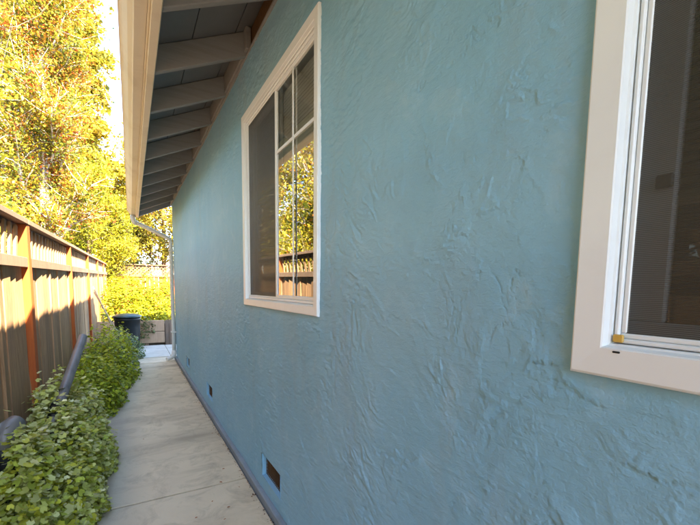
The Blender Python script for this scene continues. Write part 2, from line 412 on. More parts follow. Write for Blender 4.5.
# inner lining of the front wall, with the window openings left free
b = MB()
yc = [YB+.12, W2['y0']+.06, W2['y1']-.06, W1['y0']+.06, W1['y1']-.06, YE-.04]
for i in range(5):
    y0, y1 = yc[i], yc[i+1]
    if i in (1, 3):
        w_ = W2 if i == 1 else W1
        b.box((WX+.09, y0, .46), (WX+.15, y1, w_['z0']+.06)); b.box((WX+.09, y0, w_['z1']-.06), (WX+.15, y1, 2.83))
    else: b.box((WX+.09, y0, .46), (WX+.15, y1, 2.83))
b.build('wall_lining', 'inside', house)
b = MB(); b.box((WX-.032, YB, -.05), (WX+.02, YE-.01, .052), .008); pl = b.build('foundation', 'plinth', house); tag(pl, 'grey-blue concrete ledge along the foot of the wall')

# crawl-space vents
for y0, y1, z0, z1 in vents[:3]:
    b = MB(); x0, x1 = WX-.004, WX+.04
    b.poly([(x0,y0,z0),(x0,y1,z0),(x1,y1,z0),(x1,y0,z0)]); b.poly([(x0,y0,z1),(x0,y1,z1),(x1,y1,z1),(x1,y0,z1)])
    b.poly([(x0,y0,z0),(x0,y0,z1),(x1,y0,z1),(x1,y0,z0)]); b.poly([(x0,y1,z0),(x0,y1,z1),(x1,y1,z1),(x1,y1,z0)])
    v = b.build('crawl_vent', 'stucco', house)
    b = MB(); nb = 16
    for k in range(nb+1):
        y = y0+(y1-y0)*k/nb; b.box((WX+.025, y-.0016, z0), (WX+.028, y+.0016, z1))
    for k in range(8):
        z = z0+(z1-z0)*k/7; b.box((WX+.0285, y0, z-.0016), (WX+.0305, y1, z+.0016))
    b.box((WX+.036, y0, z0), (WX+.039, y1, z1)); b.build('vent_screen', 'rust', v)

# eave: rafters, blocks, sheathing, fascia, gutter
SL = .46; EX, EZ = .176, 2.706
def zr(x): return EZ+(x-EX)*SL       # underside of the rafters
def rafter_mesh():
    b = MB(); dpt = .155
    b.prism([(EX+.001, zr(EX)+.0), (WX+.5, zr(WX+.5)), (WX+.5, zr(WX+.5)+dpt), (EX+.001, zr(EX)+dpt)], -.02, .02)
    bmesh.ops.bevel(b.bm, geom=b.bm.edges[:], offset=.004, segments=1, affect='EDGES'); return b.mesh('rafter')
rm = rafter_mesh(); ry = [2.08+.61*i for i in range(-8, 11)]
for y in ry: link('rafter', rm, 'rafter', house, loc=(0, y, 0))
for i, (a, c) in enumerate(zip(ry, ry[1:])):
    b = MB()
    if abs(a-2.08) < .01:
        b.box((WX+.01, a+.021, 2.95), (WX+.02, c-.021, zr(WX)+.15)); q = b.build('eave_vent', 'rust', house); tag(q, 'rusty brown screened vent between two rafters')
        b = MB(); b.box((WX-.03, c-.075, 2.975), (WX+.005, c-.0215, zr(WX)+.148), .003); b.build('frieze_block', 'rafter', house)
    else:
        b.box((WX-.028, a+.0205, 2.974), (WX+.012, c-.0205, zr(WX)+.145), .003); b.build('frieze_block', 'rafter', house)
b = MB(); b.box((WX-.014, YB, 2.955), (WX+.03, YE-.002, 2.9735), .002); b.build('frieze_strip', 'rafter', house)
# sheathing boards laid along the eave, seen between the rafters
nb = 4; xs_ = np.linspace(.125, WX+.45, nb+1)
for k in range(nb):
    x0, x1 = xs_[k]+.0025, xs_[k+1]-.0025; t = .157
    b = MB(); b.prism([(x0, zr(x0)+t), (x1, zr(x1)+t), (x1, zr(x1)+t+.02), (x0, zr(x0)+t+.02)], YB, 8.24); b.build('sheathing_board', 'sheath', house)
b = MB(); t = .182; rx = 3.9
b.prism([(.085, zr(.085)+t), (rx, zr(rx)+t), (rx, zr(rx)+t+.03), (.085, zr(.085)+t+.03)], YB-.1, 8.26)
b.prism([(rx+.001, zr(rx)+t), (7.6, zr(.2)+t), (7.6, zr(.2)+t+.03), (rx+.001, zr(rx)+t+.03)], YB-.1, 8.26); b.build('roof', 'roofing', house)
for ye in (YB+.02, YE-.01):
    b = MB(); b.prism([(WX+.52, 2.905), (6.9, 2.905), (rx, zr(rx)+t-.03), (WX+.52, zr(WX+.52)+.12)], ye-.02, ye); b.build('gable', 'stucco', house)
b = MB(); b.box((.130, YB, EZ-.012), (.1755, 8.235, EZ+.20), .004); fas = b.build('fascia', 'cream', house); tag(fas, 'cream painted fascia board behind the gutter')
b = MB(); b.box((.119, YB, EZ+.012), (.1295, 8.235, EZ+.19), .002); b.build('fascia_strip', 'cream', house)
g = [(.117, 2.83), (.117, 2.728), (.064, 2.726), (.060, 2.731), (.0575, 2.739), (.048, 2.748), (.036, 2.760), (.024, 2.782), (.014, 2.800), (.004, 2.812), (-.004, 2.815), (-.004, 2.834), (.006, 2.834)]
inner = [(x+.003 if x < .05 else x-.003 if x > .1 else x, z+.003) for x, z in g][::-1]
b = MB(); b.prism(g+inner, YB, 8.26, cap=True); gut = b.build('gutter', 'cream', house); tag(gut, 'cream metal gutter with moulded front')
b = MB(); b.prism([(.117, 2.836), (.117, 2.7255), (.062, 2.7235), (.052, 2.744), (.034, 2.759), (.012, 2.798), (-.007, 2.812), (-.007, 2.836)], 8.261, 8.268); b.build('gutter_end_cap', 'cream', gut)
for yj in (5.35,):
    b = MB(); b.prism([(.119, 2.83), (.119, 2.7255), (.062, 2.7235), (.052, 2.744), (.034, 2.757), (.012, 2.797), (-.007, 2.811), (-.007, 2.83)], yj-.02, yj+.02, closed=False); b.build('gutter_joint', 'cream', gut)
ds = None
b = MB(); b.tube([(.085, 8.17, 2.73), (.085, 8.17, 2.66), (.10, 8.165, 2.615), (.16, 8.15, 2.575), (.60, 8.02, 2.36), (.672, 8.0, 2.315), (.69, 7.99, 2.26), (.69, 7.985, 1.2), (.69, 7.98, .16), (.675, 7.97, .10), (.61, 7.92, .055), (.55, 7.88, .04)], [.036]*12, 10)
ds = b.build('downspout', 'pvc', house); tag(ds, 'white downspout running from gutter down the wall corner')
b = MB(); b.tube([(.085, 8.17, 2.722), (.085, 8.17, 2.655), (.105, 8.163, 2.605), (.15, 8.152, 2.58)], [.046]*4, 10); b.build('elbow', 'pvc', ds)
b = MB(); b.tube([(.69, 7.982, .19), (.688, 7.978, .12), (.66, 7.957, .075), (.62, 7.93, .058)], [.044]*4, 10); b.build('elbow', 'pvc', ds)
for z in (2.1, .55):
    b = MB(); b.box((.648, 7.945, z-.015), (WX+.002, 7.95, z+.015)); b.box((.647, 8.022, z-.015), (WX+.002, 8.027, z+.015)); b.box((.6455, 7.945, z-.0148), (.6495, 8.027, z+.0148)); b.build('strap', 'pvc', ds)

# windows
def frame4(b, y0, y1, z0, z1, wd, x0, x1, ch=.003, bot=None, slope=0):
    bt = bot if bot is not None else wd
    b.box((x0, y0, z0), (x1, y1, z0+bt), ch); b.box((x0, y0, z1-wd), (x1, y1, z1), ch)
    b.box((x0+.0007, y0, z0+bt+.0004), (x1, y0+wd, z1-wd-.0004), ch); b.box((x0+.0007, y1-wd, z0+bt+.0004), (x1, y1, z1-wd-.0004), ch)
def mitred(b, y0, y1, z0, z1, wd, prof):
    """picture-frame casing: profile points (x, inset fraction) swept round with mitred corners"""
    n = len(prof); ring = []
    for cy_, cz_, sy, sz in ((y0, z0, 1, 1), (y1, z0, -1, 1), (y1, z1, -1, -1), (y0, z1, 1, -1)):
        ring.append([b.bm.verts.new((x, cy_+sy*i*wd, cz_+sz*i*wd)) for x, i in prof])
    for k in range(4):
        A, B = ring[k], ring[(k+1) % 4]
        for i in range(n-1): b.bm.faces.new((A[i], A[i+1], B[i+1], B[i]))
def window(W, name_label, near):
    wd = .060 if near else .050
    b = MB(); mitred(b, W['y0'], W['y1'], W['z0'], W['z1'], wd, [(WX+.02, 0), (WX-.013, 0), (WX-.017, .04), (WX-.019, .09), (WX-.017, .86), (WX-.015, .90), (WX-.003, .95), (WX-.001, 1.0), (WX+.09, 1.02)])
    win = b.build('window', 'white', house); tag(win, name_label)
    yi0, yi1, zi0, zi1 = W['y0']+wd, W['y1']-wd, W['z0']+wd, W['z1']-wd
    ym = (yi0+yi1)/2-(0 if near else .01)
    jw = .0075 if near else .014; jo = jw+.0025
    # jamb track round the opening
    b = MB(); frame4(b, yi0+.002, yi1-.002, zi0+.002, zi1-.002, jw, WX+.004, WX+.088, .002); b.build('jamb', 'white', win)
    # fixed half (low y) and sliding half behind a screen (high y)
    fx0, fx1 = (yi0+jo, ym+.006); sx0, sx1 = (ym-.020, yi1-jo)
    gz0, gz1 = zi0+jo, zi1-jo
    def pane(x, y0, y1): link('pane', mesh_np('pane', [(x, y0, gz0+.01), (x, y0, gz1-.01), (x, y1, gz1-.01), (x, y1, gz0+.01)], [(0, 1, 2, 3)]), 'glass', win)   # outer face towards -x
    b = MB(); frame4(b, sx0, sx1, gz0, gz1, .052 if near else .036, WX+.032, WX+.050, .003, bot=.03); b.build('sash', 'white', win); pane(WX+.042, sx0+.02, sx1-.02)
    b = MB(); frame4(b, fx0, fx1, gz0, gz1, .020, WX+.008, WX+.028, .003); b.build('sash', 'white', win); pane(WX+.016, fx0+.012, fx1-.012)
    # screen in its own slim frame on the sliding half
    b = MB(); frame4(b, fx1+.0005, sx1, gz0, gz1, .0088, WX+.010, WX+.020, .002); b.build('screen_frame', 'white', win)
    b = MB(); b.poly([(WX+.013, fx1+.006, gz0+.006), (WX+.013, sx1-.006, gz0+.006), (WX+.013, sx1-.006, gz1-.006), (WX+.013, fx1+.006, gz1-.006)]); b.build('screen', 'screen', win)
    # grille bars in the fixed half: one level bar, one upright
    if not near:
        for f in (.70,):
            z = gz0+(gz1-gz0)*f; b = MB(); b.box((WX+.0098, fx0+.0205, z-.009), (WX+.0155, fx1-.0205, z+.009), .002); b.build('muntin', 'white', win)
        y = (fx0+fx1)/2; b = MB(); b.box((WX+.0055, y-.008, gz0+.0205), (WX+.0095, y+.008, gz1-.0205), .001); b.build('muntin', 'white', win)
    # venetian blind
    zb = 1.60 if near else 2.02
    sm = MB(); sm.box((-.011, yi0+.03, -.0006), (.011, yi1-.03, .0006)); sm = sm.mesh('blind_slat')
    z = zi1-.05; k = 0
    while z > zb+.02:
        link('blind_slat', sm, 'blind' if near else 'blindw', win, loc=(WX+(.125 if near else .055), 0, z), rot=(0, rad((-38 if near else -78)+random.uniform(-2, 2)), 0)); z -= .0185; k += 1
    xo = 0 if near else -.066
    b = MB(); b.box((WX+.112+xo, yi0+.028, zb-.012), (WX+.138+xo, yi1-.028, zb+.010), .003); b.build('blind_rail', 'blind', win)
    return win, (yi0, yi1, zi0, zi1, sx0, sx1, gz0, gz1)
win1, _ = window(W1, 'white sliding window with grille bars and a dark screened half', False)
win2, q = window(W2, 'white window close by, dark insect screen inside a wide white casing', True)
b = MB(); b.box((WX-.002, q[1]-.020, q[2]+.003), (WX+.0035, q[1]-.003, q[2]+.017), .002); tag(b.build('corner_plug', 'plug', win2), 'amber plastic corner plug')
b = MB(); b.box((WX-.0185, q[1]-.024, q[2]-.014), (WX-.0145, q[1]-.012, q[2]-.0105), .001); b.build('weep_hole', 'black', win2)
b = MB(); b.box((WX+.024, q[1]-.060, 1.60), (WX+.0315, q[1]-.036, 1.622), .002); b.build('latch', 'pipe', win2)
# a sofa back inside the near room, just visible through the screen
so_ = thing('sofa', 'blue-grey sofa back inside the room, seen through the near window screen', 'sofa', (1.3, -.2, .45))
b = MB(); b.box((1.25, -1.2, .45), (1.45, .25, 1.36), .04); b.build('backrest', 'sofa', so_)
b = MB(); b.box((1.46, -1.2, .50), (2.1, .25, .88), .04); b.build('seat', 'sofa', so_)

# ================================================================== FENCES
def fz(y): return .020*(y-3.8)          # the side fence climbs slightly with the yard
FX = -.70
fence = thing('side_fence', 'weathered wooden fence with red posts, slatted top and flat cap beside the walkway', 'fence', (FX, 6, 0))
def picket_mesh(wd, ht, th=.017):
    b = MB(); e = lambda: random.uniform(-.004, .004); n = 4; A = []
    for i in range(n+1):
        z = ht*i/n; A.append((-wd/2+e(), wd/2+e(), z))
    for s in (0, 1):
        pass
    L = [(a, z) for a, c, z in A]; R = [(c, z) for a, c, z in A]
    prof = L + R[::-1]
    F = [b.bm.verts.new((th/2, y, z)) for y, z in prof]; B = [b.bm.verts.new((-th/2, y, z)) for y, z in prof]
    k = len(prof)
    for i in range(k): b.bm.faces.new((F[i], F[(i+1) % k], B[(i+1) % k], B[i]))
    b.bm.faces.new(F); b.bm.faces.new(B[::-1]); return b.mesh('picket')
PM = [picket_mesh(random.uniform(.128, .142), 1.72) for _ in range(8)]
posts = [3.80+2.44*i for i in range(-3, 6)]
Y0F, Y1F = posts[0], 16.0
y = Y0F; i = 0
while y < Y1F:
    z = fz(y)
    link('picket', random.choice(PM), 'picket', fence, loc=(FX-.018+random.uniform(-.003,.003), y, -.10+z), rot=(random.uniform(-.012,.012), random.uniform(-.006,.006), random.uniform(-.16,.12)))
    if random.random() > .1:
        link('picket', random.choice(PM), 'picket', fence, loc=(FX-.085+random.uniform(-.003,.003), y+.0875+random.uniform(-.008,.008), -.10+z), rot=(random.uniform(-.01,.01), 0, random.uniform(-.04,.04)))
    y += .170+random.uniform(-.008, .010); i += 1
pm = MB(); pm.box((-.045, -.045, -.3), (.045, .045, 1.885), .005); pm = pm.mesh('post')
for y in posts: link('post', pm, 'post', fence, loc=(FX-.014, y, fz(y)), rot=(random.uniform(-.012,.012), 0, random.uniform(-.03,.03)))
def rail(name, x0, x1, z0, z1, m='railw'):
    for a, c in zip(posts, posts[1:]):
        b = MB(); b.prism([(x0, -(z1-z0)/2), (x1, -(z1-z0)/2), (x1, (z1-z0)/2), (x0, (z1-z0)/2)], -(c-a)/2+.003, (c-a)/2-.003)
        bmesh.ops.bevel(b.bm, geom=b.bm.edges[:], offset=.003, segments=1, affect='EDGES')
        link(name, b.mesh(name), m, fence, loc=(0, (a+c)/2, (z0+z1)/2+fz((a+c)/2)), rot=(.02+random.uniform(-.0015,.0015), 0, 0))
def railseg(name, x0, x1, z0, z1, m='railw'):
    for a, c in zip(posts, posts[1:]):
        b = MB(); L = (c-a)/2-.047; h = (z1-z0)/2
        b.prism([(x0, -h), (x1, -h), (x1, h), (x0, h)], -L, L); bmesh.ops.bevel(b.bm, geom=b.bm.edges[:], offset=.003, segments=1, affect='EDGES')
        link(name, b.mesh(name), m, fence, loc=(0, (a+c)/2, (z0+z1)/2+fz((a+c)/2)), rot=(.02, 0, 0))
rail('cap_board', FX-.085, FX+.038, 1.887, 1.925)
railseg('top_rail', FX-.075, FX-.030, 1.835, 1.885)
railseg('middle_rail', FX-.008, FX+.026, 1.560, 1.634)
railseg('bottom_rail', FX-.070, FX-.028, .25, .33)
smh = MB(); smh.box((-.009, -.023, -.125), (.009, .023, .125), .002); smh = smh.mesh('lattice_slat')
for a, c in zip(posts, posts[1:]):
    n = 15
    for k in range(n):
        y = a+.10+(c-a-.2)*(k+.5)/n
        link('lattice_slat', smh, 'picket', fence, loc=(FX-.015, y, 1.745+fz(y)), rot=(rad(-17+random.uniform(-2.5, 2.5)), 0, 0))
# far fence across the end of the yard
FY = 16.2
far = thing('back_fence', 'orange-brown board fence with lattice top closing the far end of the yard', 'fence', (.8, FY, 0))
PF = [picket_mesh(random.uniform(.128, .142), 1.72) for _ in range(4)]
x = -.62
while x < 3.0:
    link('picket', random.choice(PF), 'post', far, loc=(x, FY, .05), rot=(0, random.uniform(-.01,.01), rad(-90)+random.uniform(-.03,.03))); x += .148
for x in (-.55, 1.75, 3.0):
    b = MB(); b.box((x-.045, FY-.065, -.2), (x+.045, FY-.015, 2.19), .005); b.build('post', 'post', far)
b = MB(); b.box((-.6, FY-.07, 2.19), (3.1, FY+.06, 2.225), .004); b.build('cap_board', 'lattice', far)
b = MB(); b.box((-.6, FY-.05, 1.76), (3.1, FY-.014, 1.83), .004); b.build('middle_rail', 'lattice', far)
lm = MB(); lm.box((-.018, -.004, -.28), (.018, .004, .28)); lm = lm.mesh('lattice_slat')
x = -.45
while x < 3.0:
    link('lattice_slat', lm, 'lattice', far, loc=(x, FY-.010, 2.01), rot=(0, rad(45), 0)); link('lattice_slat', lm, 'lattice', far, loc=(x, FY+.002, 2.01), rot=(0, rad(-45), 0)); x += .125

# raised planter of stacked timbers with short upright boards at its end
plan = thing('raised_planter', 'low raised planter of stacked timber boards at the end of the walkway', 'planter', (.1, 10.42, 0))
for k in range(2):
    b = MB(); b.box((-.75, 10.40+.004*k, .03+.285*k), (.695, 10.445+.004*k, .03+.285*k+.272), .006); b.build('board', 'timber', plan)
for x in (-.3, .30):
    b = MB(); b.box((x-.04, 10.452, -.05), (x+.04, 10.53, .56), .005); b.build('stake', 'timber', plan)
b = MB(); b.box((-.75, 10.455, -.05), (3.2, 14.5, .50)); tag(b.build('soil_fill', 'soil', plan))
x = .71
while x < 3.0:
    b = MB(); b.box((x, 10.40, -.06), (x+.085, 10.425, .60+random.uniform(-.02,.02)), .004); b.build('upright_board', 'railw', plan); x += .092
mulch = MB()
for _ in range(500):
    x, y = random.uniform(-.7, 2.5), random.uniform(10.14, 10.39); s = random.uniform(.012, .03)
    a = random.uniform(0, 6.28); c_, s_ = math.cos(a)*s, math.sin(a)*s
    z = -.05+random.uniform(0, .05)
    mulch.poly([(x-c_, y-s_, z), (x+s_*.4, y-c_*.4, z+.008), (x+c_, y+s_, z+random.uniform(0,.015)), (x-s_*.4, y+c_*.4, z+.004)])
tag(mulch.build('bark_mulch', 'joint'), 'brown bark mulch strip before the raised planter', 'mulch', kind='stuff')

# ================================================================== OBJECTS
binr = thing('garbage_bin', 'round black plastic garbage bin with dark green lid beside the planter', 'garbage bin', (-.09, 9.72, 0))
c = (-.09, 9.72, 0)
b = MB(); b.lathe([(.215, .0), (.22, .012), (.235, .25), (.245, .50), (.252, .66), (.268, .67), (.268, .705), (.258, .71), (.258, .74)], c, 32); b.build('body', 'black', binr)
b = MB(); b.lathe([(.283, .735), (.286, .742), (.284, .765), (.262, .775), (.20, .80), (.10, .815), (.02, .818)], c, 32); b.build('lid', 'lid', binr)
for s in (-1, 1):
    b = MB(); x = c[0]+s*.275; b.tube([(x-s*.01, c[1]-.07, .66), (x+s*.03, c[1]-.07, .64), (x+s*.03, c[1]+.07, .64), (x-s*.01, c[1]+.07, .66)], .010, 6); b.build('handle', 'black', binr)
# two stakes against the fence
for i, (p0, p1, lb) in enumerate((((-.645, 9.02, 1.40), (-.30, 9.36, .36), 'thin pale wooden stake leaning on fence, the higher of two'), ((-.643, 9.20, 1.29), (-.25, 9.48, .34), 'thin pale wooden stake leaning on fence, the lower of two'))):
    b = MB(); d = Vector(p1)-Vector(p0); e = Vector(p0)+d*1.36; b.tube([p0, Vector(p0)+d*.5+Vector((.004,.003,0)), e], [.013, .014, .012], 6); tag(b.build('wooden_stake', 'stick'), lb, 'stake', 'stakes leaning on the side fence')
# grey standpipe sticking out of the bed
sp = thing('drain_pipe', 'grey plastic drain pipe leaning out of the plants with a black coupling', 'pipe', (-.54, 3.1, 0))
P0, P1 = Vector((-.535, 2.92, .34)), Vector((-.405, 4.28, .945)); d = (P1-P0).normalized()
b = MB(); b.tube([P0-d*.5, P0, P1], [.036]*3, 16, cap=False); b.tube([P1, P1-d*.06], [.031, .031], 16, cap=True); b.build('pipe', 'pipe', sp)
pc = P0+d*.44
b = MB(); b.tube([pc-d*.08, pc-d*.075, pc+d*.05, pc+d*.055], [.040, .045, .045, .041], 16); b.tube([pc+d*.056, pc+d*.075], [.050, .050], 16); b.build('coupling', 'black', sp)
ep = thing('elbow_pipe', 'black pipe with a grey end poking up at the left edge of the plants', 'pipe', (-.66, 2.72, 0))
b = MB(); b.tube([(-.625, 2.60, -.1), (-.625, 2.60, .52), (-.620, 2.605, .57)], [.045]*3, 14); b.build('riser', 'black', ep)
b = MB(); b.tube([(-.622, 2.60, .55), (-.618, 2.615, .61), (-.605, 2.65, .645), (-.585, 2.70, .655)], [.052, .053, .052, .050], 14); b.build('elbow', 'pipe', ep)

# ------------------------------------------------------------------ foliage
T_QUAD = (np.array([(-.5,0,0),(0,-.28,.06),(.5,0,-.02),(0,.28,.06)]), np.array([(0,1,2),(0,2,3)]))
def t_lobed():
    pts = [(0,0,0)]
    for i in range(11):
        a = -2.5+5.0*i/10; r = (.50, .40)[i % 2]*(1.12-.10*abs(a)); pts.append((r*math.cos(a)+.05, r*math.sin(a), .10*r*r*2+random.uniform(-.015,.015)))
    return np.array(pts), np.array([(0, i, i+1) for i in range(1, 11)])
T_LOBE = t_lobed()
T_OVAL = (np.array([(-.5,0,0),(-.2,-.3,.05),(.22,-.27,.05),(.5,0,-.05),(.22,.27,.05),(-.2,.3,.05)]), np.array([(0,1,5),(1,2,5),(2,4,5),(2,3,4)]))
def leaves(name, pos, size, tint, mat_, parent, tmpl=T_QUAD, nrm=None, jit=1.0, axis=None):
    n = len(pos); tv, tf = tmpl
    nr = RNG.normal(size=(n, 3))*jit
    if nrm is not None: nr = nr*.55+nrm
    nr /= np.linalg.norm(nr, axis=1)[:, None]+1e-9
    ax = RNG.normal(size=(n, 3)) if axis is None else axis+RNG.normal(size=(n, 3))*.35
    ax -= (ax*nr).sum(1)[:, None]*nr; ax /= np.linalg.norm(ax, axis=1)[:, None]+1e-9
    bx = np.cross(nr, ax)
    P = (tv[None, :, 0, None]*ax[:, None] + tv[None, :, 1, None]*bx[:, None] + tv[None, :, 2, None]*nr[:, None])*size[:, None, None] + pos[:, None]
    Fi = tf[None] + (np.arange(n)*len(tv))[:, None, None]
    me = mesh_np(name, P.reshape(-1, 3), Fi.reshape(-1, tf.shape[1]))
    at = me.color_attributes.new('tint', 'FLOAT_COLOR', 'POINT')
    cc = np.ones((n, len(tv), 4), np.float32); cc[..., :3] = tint[:, None, :]
    at.data.foreach_set('color', cc.ravel())
    o = link(name, me, mat_, parent); o['kind'] = 'stuff'; return o
def tints(n, pal, wts, var=.22):
    p = np.array(pal)[RNG.choice(len(pal), n, p=np.array(wts)/sum(wts))]
    return np.clip(p*np.exp(RNG.normal(0, var, (n, 1))), .005, .9)

def grow(base, h, trunk_r, lean, n_limb, limb_len, first, upw, sub, rise=.0, twig=.5, cone=False, gnarl=.12, droop=0):
    """skeleton of a tree: list of (points, radii) and of twig points that carry leaves"""
    tubes, tips = [], []
    base = np.array(base, float); K = 10
    tp = [base + np.array([lean[0]*t+gnarl*.5*math.sin(3*t+base[0])*t, lean[1]*t+gnarl*.5*math.cos(4*t)*t, h*t]) for t in np.linspace(0, 1, K)]
    tubes.append((tp, [trunk_r*(1-.88*t)+.012 for t in np.linspace(0, 1, K)]))
    def at(t): i = min(int(t*(K-1)), K-2); f = t*(K-1)-i; return tp[i]*(1-f)+tp[i+1]*f
    ga = random.uniform(0, 6)
    for i in range(n_limb):
        t = first+(1-first)*(i+.5*random.random())/n_limb; ga += 2.399+random.uniform(-.4,.4)
        L = limb_len*((1.02-t)/(1.02-first) if cone else (.45+.85*math.sin(math.pi*min(1, .25+.75*(t-first)/(1-first)))))*random.uniform(.75, 1.15)
        if cone: L = max(L, .35)
        d = np.array([math.cos(ga), math.sin(ga), upw+rise*t]); d /= np.linalg.norm(d)
        p = at(t); pts = [p]; m = 6; r0 = max(.012, trunk_r*(1-.85*t)*.42)
        for k in range(m):
            d = d+RNG.normal(0, gnarl, 3)+np.array([0, 0, -droop if cone else .06]); d /= np.linalg.norm(d); p = p+d*L/m; pts.append(p)
        tubes.append((pts, [r0*(1-.85*k/m)+.004 for k in range(m+1)]))
        for j in range(sub):
            f = random.uniform(.25, 1)*m; a = int(min(f, m-1e-3)); q0 = pts[a]*(1-(f-a))+pts[a+1]*(f-a)
            dd = d*.6+RNG.normal(0, .55, 3)+np.array([0, 0, -.15 if cone else .25]); dd /= np.linalg.norm(dd); l = twig*random.uniform(.5, 1.2)
            mid = q0+dd*l*.5+RNG.normal(0, .04, 3); end = mid+(dd+RNG.normal(0, .3, 3))*l*.5
            tubes.append(([q0, mid, end], [r0*.28+.003, r0*.2+.002, .002])); tips.append((q0, mid, end))
    return tubes, tips
def tree(name, label, base, mat_bark, pal, wts, nleaf, lsz, spread, trans='leaf', tmpl=T_QUAD, group=None, flat=False, var=.25, colorz=None, **kw):
    t = thing(name, label, 'tree', tuple(base), group)
    tubes, tips = grow(base, **kw)
    b = MB()
    for pts, r in tubes: b.tube(pts, r, 8 if r[0] > .06 else 4, cap=False)
    b.build('trunk', mat_bark, t)
    T = np.array(tips); k = RNG.integers(0, len(T), nleaf); u = RNG.random((nleaf, 1))
    pos = np.where(u < .5, T[k, 0]*(1-2*u)+T[k, 1]*2*u, T[k, 1]*(2-2*u)+T[k, 2]*(2*u-1))
    sp = np.array([1, 1, .35 if flat else 1])*spread
    pos = pos+RNG.normal(0, 1, (nleaf, 3))*sp
    # colour drifts clump by clump
    ct = tints(len(T), pal, wts, var*.7)[k]*np.exp(RNG.normal(0, var, (nleaf, 1))); own = RNG.random(nleaf) < .35
    ct[own] = tints(int(own.sum()), pal, wts, var)
    leaves('crown', pos, lsz*np.exp(RNG.normal(0, .25, nleaf)), np.clip(ct*.66, .004, .85), trans, t, tmpl, nrm=np.tile([0, 0, .5], (nleaf, 1)))
    return t
YG, YL, OR, RD, GR, OL = (.34,.33,.025), (.50,.40,.03), (.46,.19,.025), (.42,.09,.02), (.14,.20,.03), (.24,.23,.05)
BG = 'trees beyond the fences'
tree('pale_trunk_tree', 'pale-barked tree with bare twigs and yellow and red leaves behind side fence', (-1.85, 12.4, 0), 'bark_pale', [YG, YL, OR, RD, GR], [3, 2.6, 1.7, 1.1, 1.2], 60000, .066, .12, group=BG,
     h=8.6, trunk_r=.15, lean=(.1, .3), n_limb=34, limb_len=1.55, first=.24, upw=1.2, sub=22, twig=.75, gnarl=.16)
tree('golden_conifer', 'tall golden conifer with drooping layered boughs against the blue sky', (-2.0, 20, 0), 'bark_dark', [(.54,.42,.035), (.42,.38,.035), (.60,.42,.05), (.28,.28,.04)], [3, 2.5, 1.5, 1.2], 95000, .17, .12, group=BG, flat=True,
     h=19, trunk_r=.28, lean=(.0, .0), n_limb=95, limb_len=2.4, first=.10, upw=.18, sub=20, twig=.8, cone=True, gnarl=.07, droop=.05)
tree('leafy_yellow_tree', 'dense bright yellow-green tree just over the fence, before the conifer', (-1.25, 15.6, 0), 'bark_dark', [(.44,.40,.02), (.34,.36,.02), (.52,.42,.03), (.20,.26,.03)], [3, 3, 1, 1.2], 42000, .07, .13, group=BG,
     h=4.7, trunk_r=.09, lean=(.1, 0), n_limb=26, limb_len=1.25, first=.15, upw=.9, sub=18, twig=.6, gnarl=.15)
tree('airy_yellow_tree', 'airy yellow tree with drooping leaves showing under the far end of the eave', (1.5, 22.5, 0), 'bark_dark', [(.48,.38,.03), (.40,.36,.03), (.28,.27,.04), (.50,.30,.04)], [3, 2, 1.5, 1], 46000, .12, .20, group=BG,
     h=7.6, trunk_r=.15, lean=(.2, 0), n_limb=26, limb_len=3.0, first=.25, upw=.5, sub=18, twig=1.1, gnarl=.18)
tree('golden_tree', 'broad golden tree at the upper left, behind the pale-barked tree', (-4.9, 19.5, 0), 'bark_dark', [(.42,.31,.03), (.46,.34,.03), (.30,.27,.04), (.44,.20,.03)], [3, 2, 2, 1], 60000, .13, .19, group=BG,
     h=14, trunk_r=.22, lean=(.3, 0), n_limb=40, limb_len=3.4, first=.15, upw=.75, sub=20, twig=1.1, gnarl=.15)
tree('window_reflected_tree', 'yellow tree beside the yard, seen mirrored in the far window pane', (-3.6, 9.4, 0), 'bark_pale', [YG, YL, OR, GR], [3, 3, 1, 1], 26000, .085, .12, group=BG,
     h=7.0, trunk_r=.13, lean=(0, .2), n_limb=30, limb_len=1.9, first=.2, upw=.9, sub=20, twig=.75, gnarl=.16)
for bx_, by_, lb in ((-4.3, 4.6, 'off-camera dark leafy tree added beyond the side fence to block low sky, farthest along of the row'), (-3.9, 1.9, 'off-camera dark leafy tree added beyond the side fence to block low sky, a step ahead of the camera'), (-3.7, -.8, 'off-camera dark leafy tree added beyond the side fence to block low sky, level with the camera'), (-3.9, -3.4, 'off-camera dark leafy tree added beyond the side fence to block low sky, behind the camera')):
    tree('sky_blocker_tree', lb, (bx_, by_, 0), 'bark_dark', [GR, (.11,.15,.03), OL, (.17,.18,.03)], [3, 3, 1.5, 1], 20000, .17, .20, group=BG, h=7.6, trunk_r=.13, lean=(0, .2), n_limb=28, limb_len=1.9, first=.12, upw=.8, sub=16, twig=.9, gnarl=.16)  # off-camera row added to keep low skylight off the upper wall
for bx_, by_, lb in ((-2.7, 8.4, 'low yellow shrubby tree behind the fence, mirrored at the foot of the far window'), (-3.0, 11.0, 'low yellow shrubby tree behind the fence, left of the pale-barked trunk')):
    tree('shrubby_tree', lb, (bx_, by_, 0), 'bark_pale', [YG, YL, OR, GR], [3, 3, .6, 1], 20000, .075, .15, group=BG, h=3.1, trunk_r=.06, lean=(0, .1), n_limb=24, limb_len=1.2, first=.06, upw=.9, sub=16, twig=.6, gnarl=.16)
tree('olive_tree', 'dull olive-green tree low in the gap behind the far fence', (-.4, 25, 0), 'bark_dark', [OL, GR, (.36,.32,.04)], [3, 2, 1.5], 18000, .13, .18, group=BG,
     h=5.2, trunk_r=.13, lean=(0, 0), n_limb=22, limb_len=2.2, first=.15, upw=.8, sub=16, twig=.9, gnarl=.15)

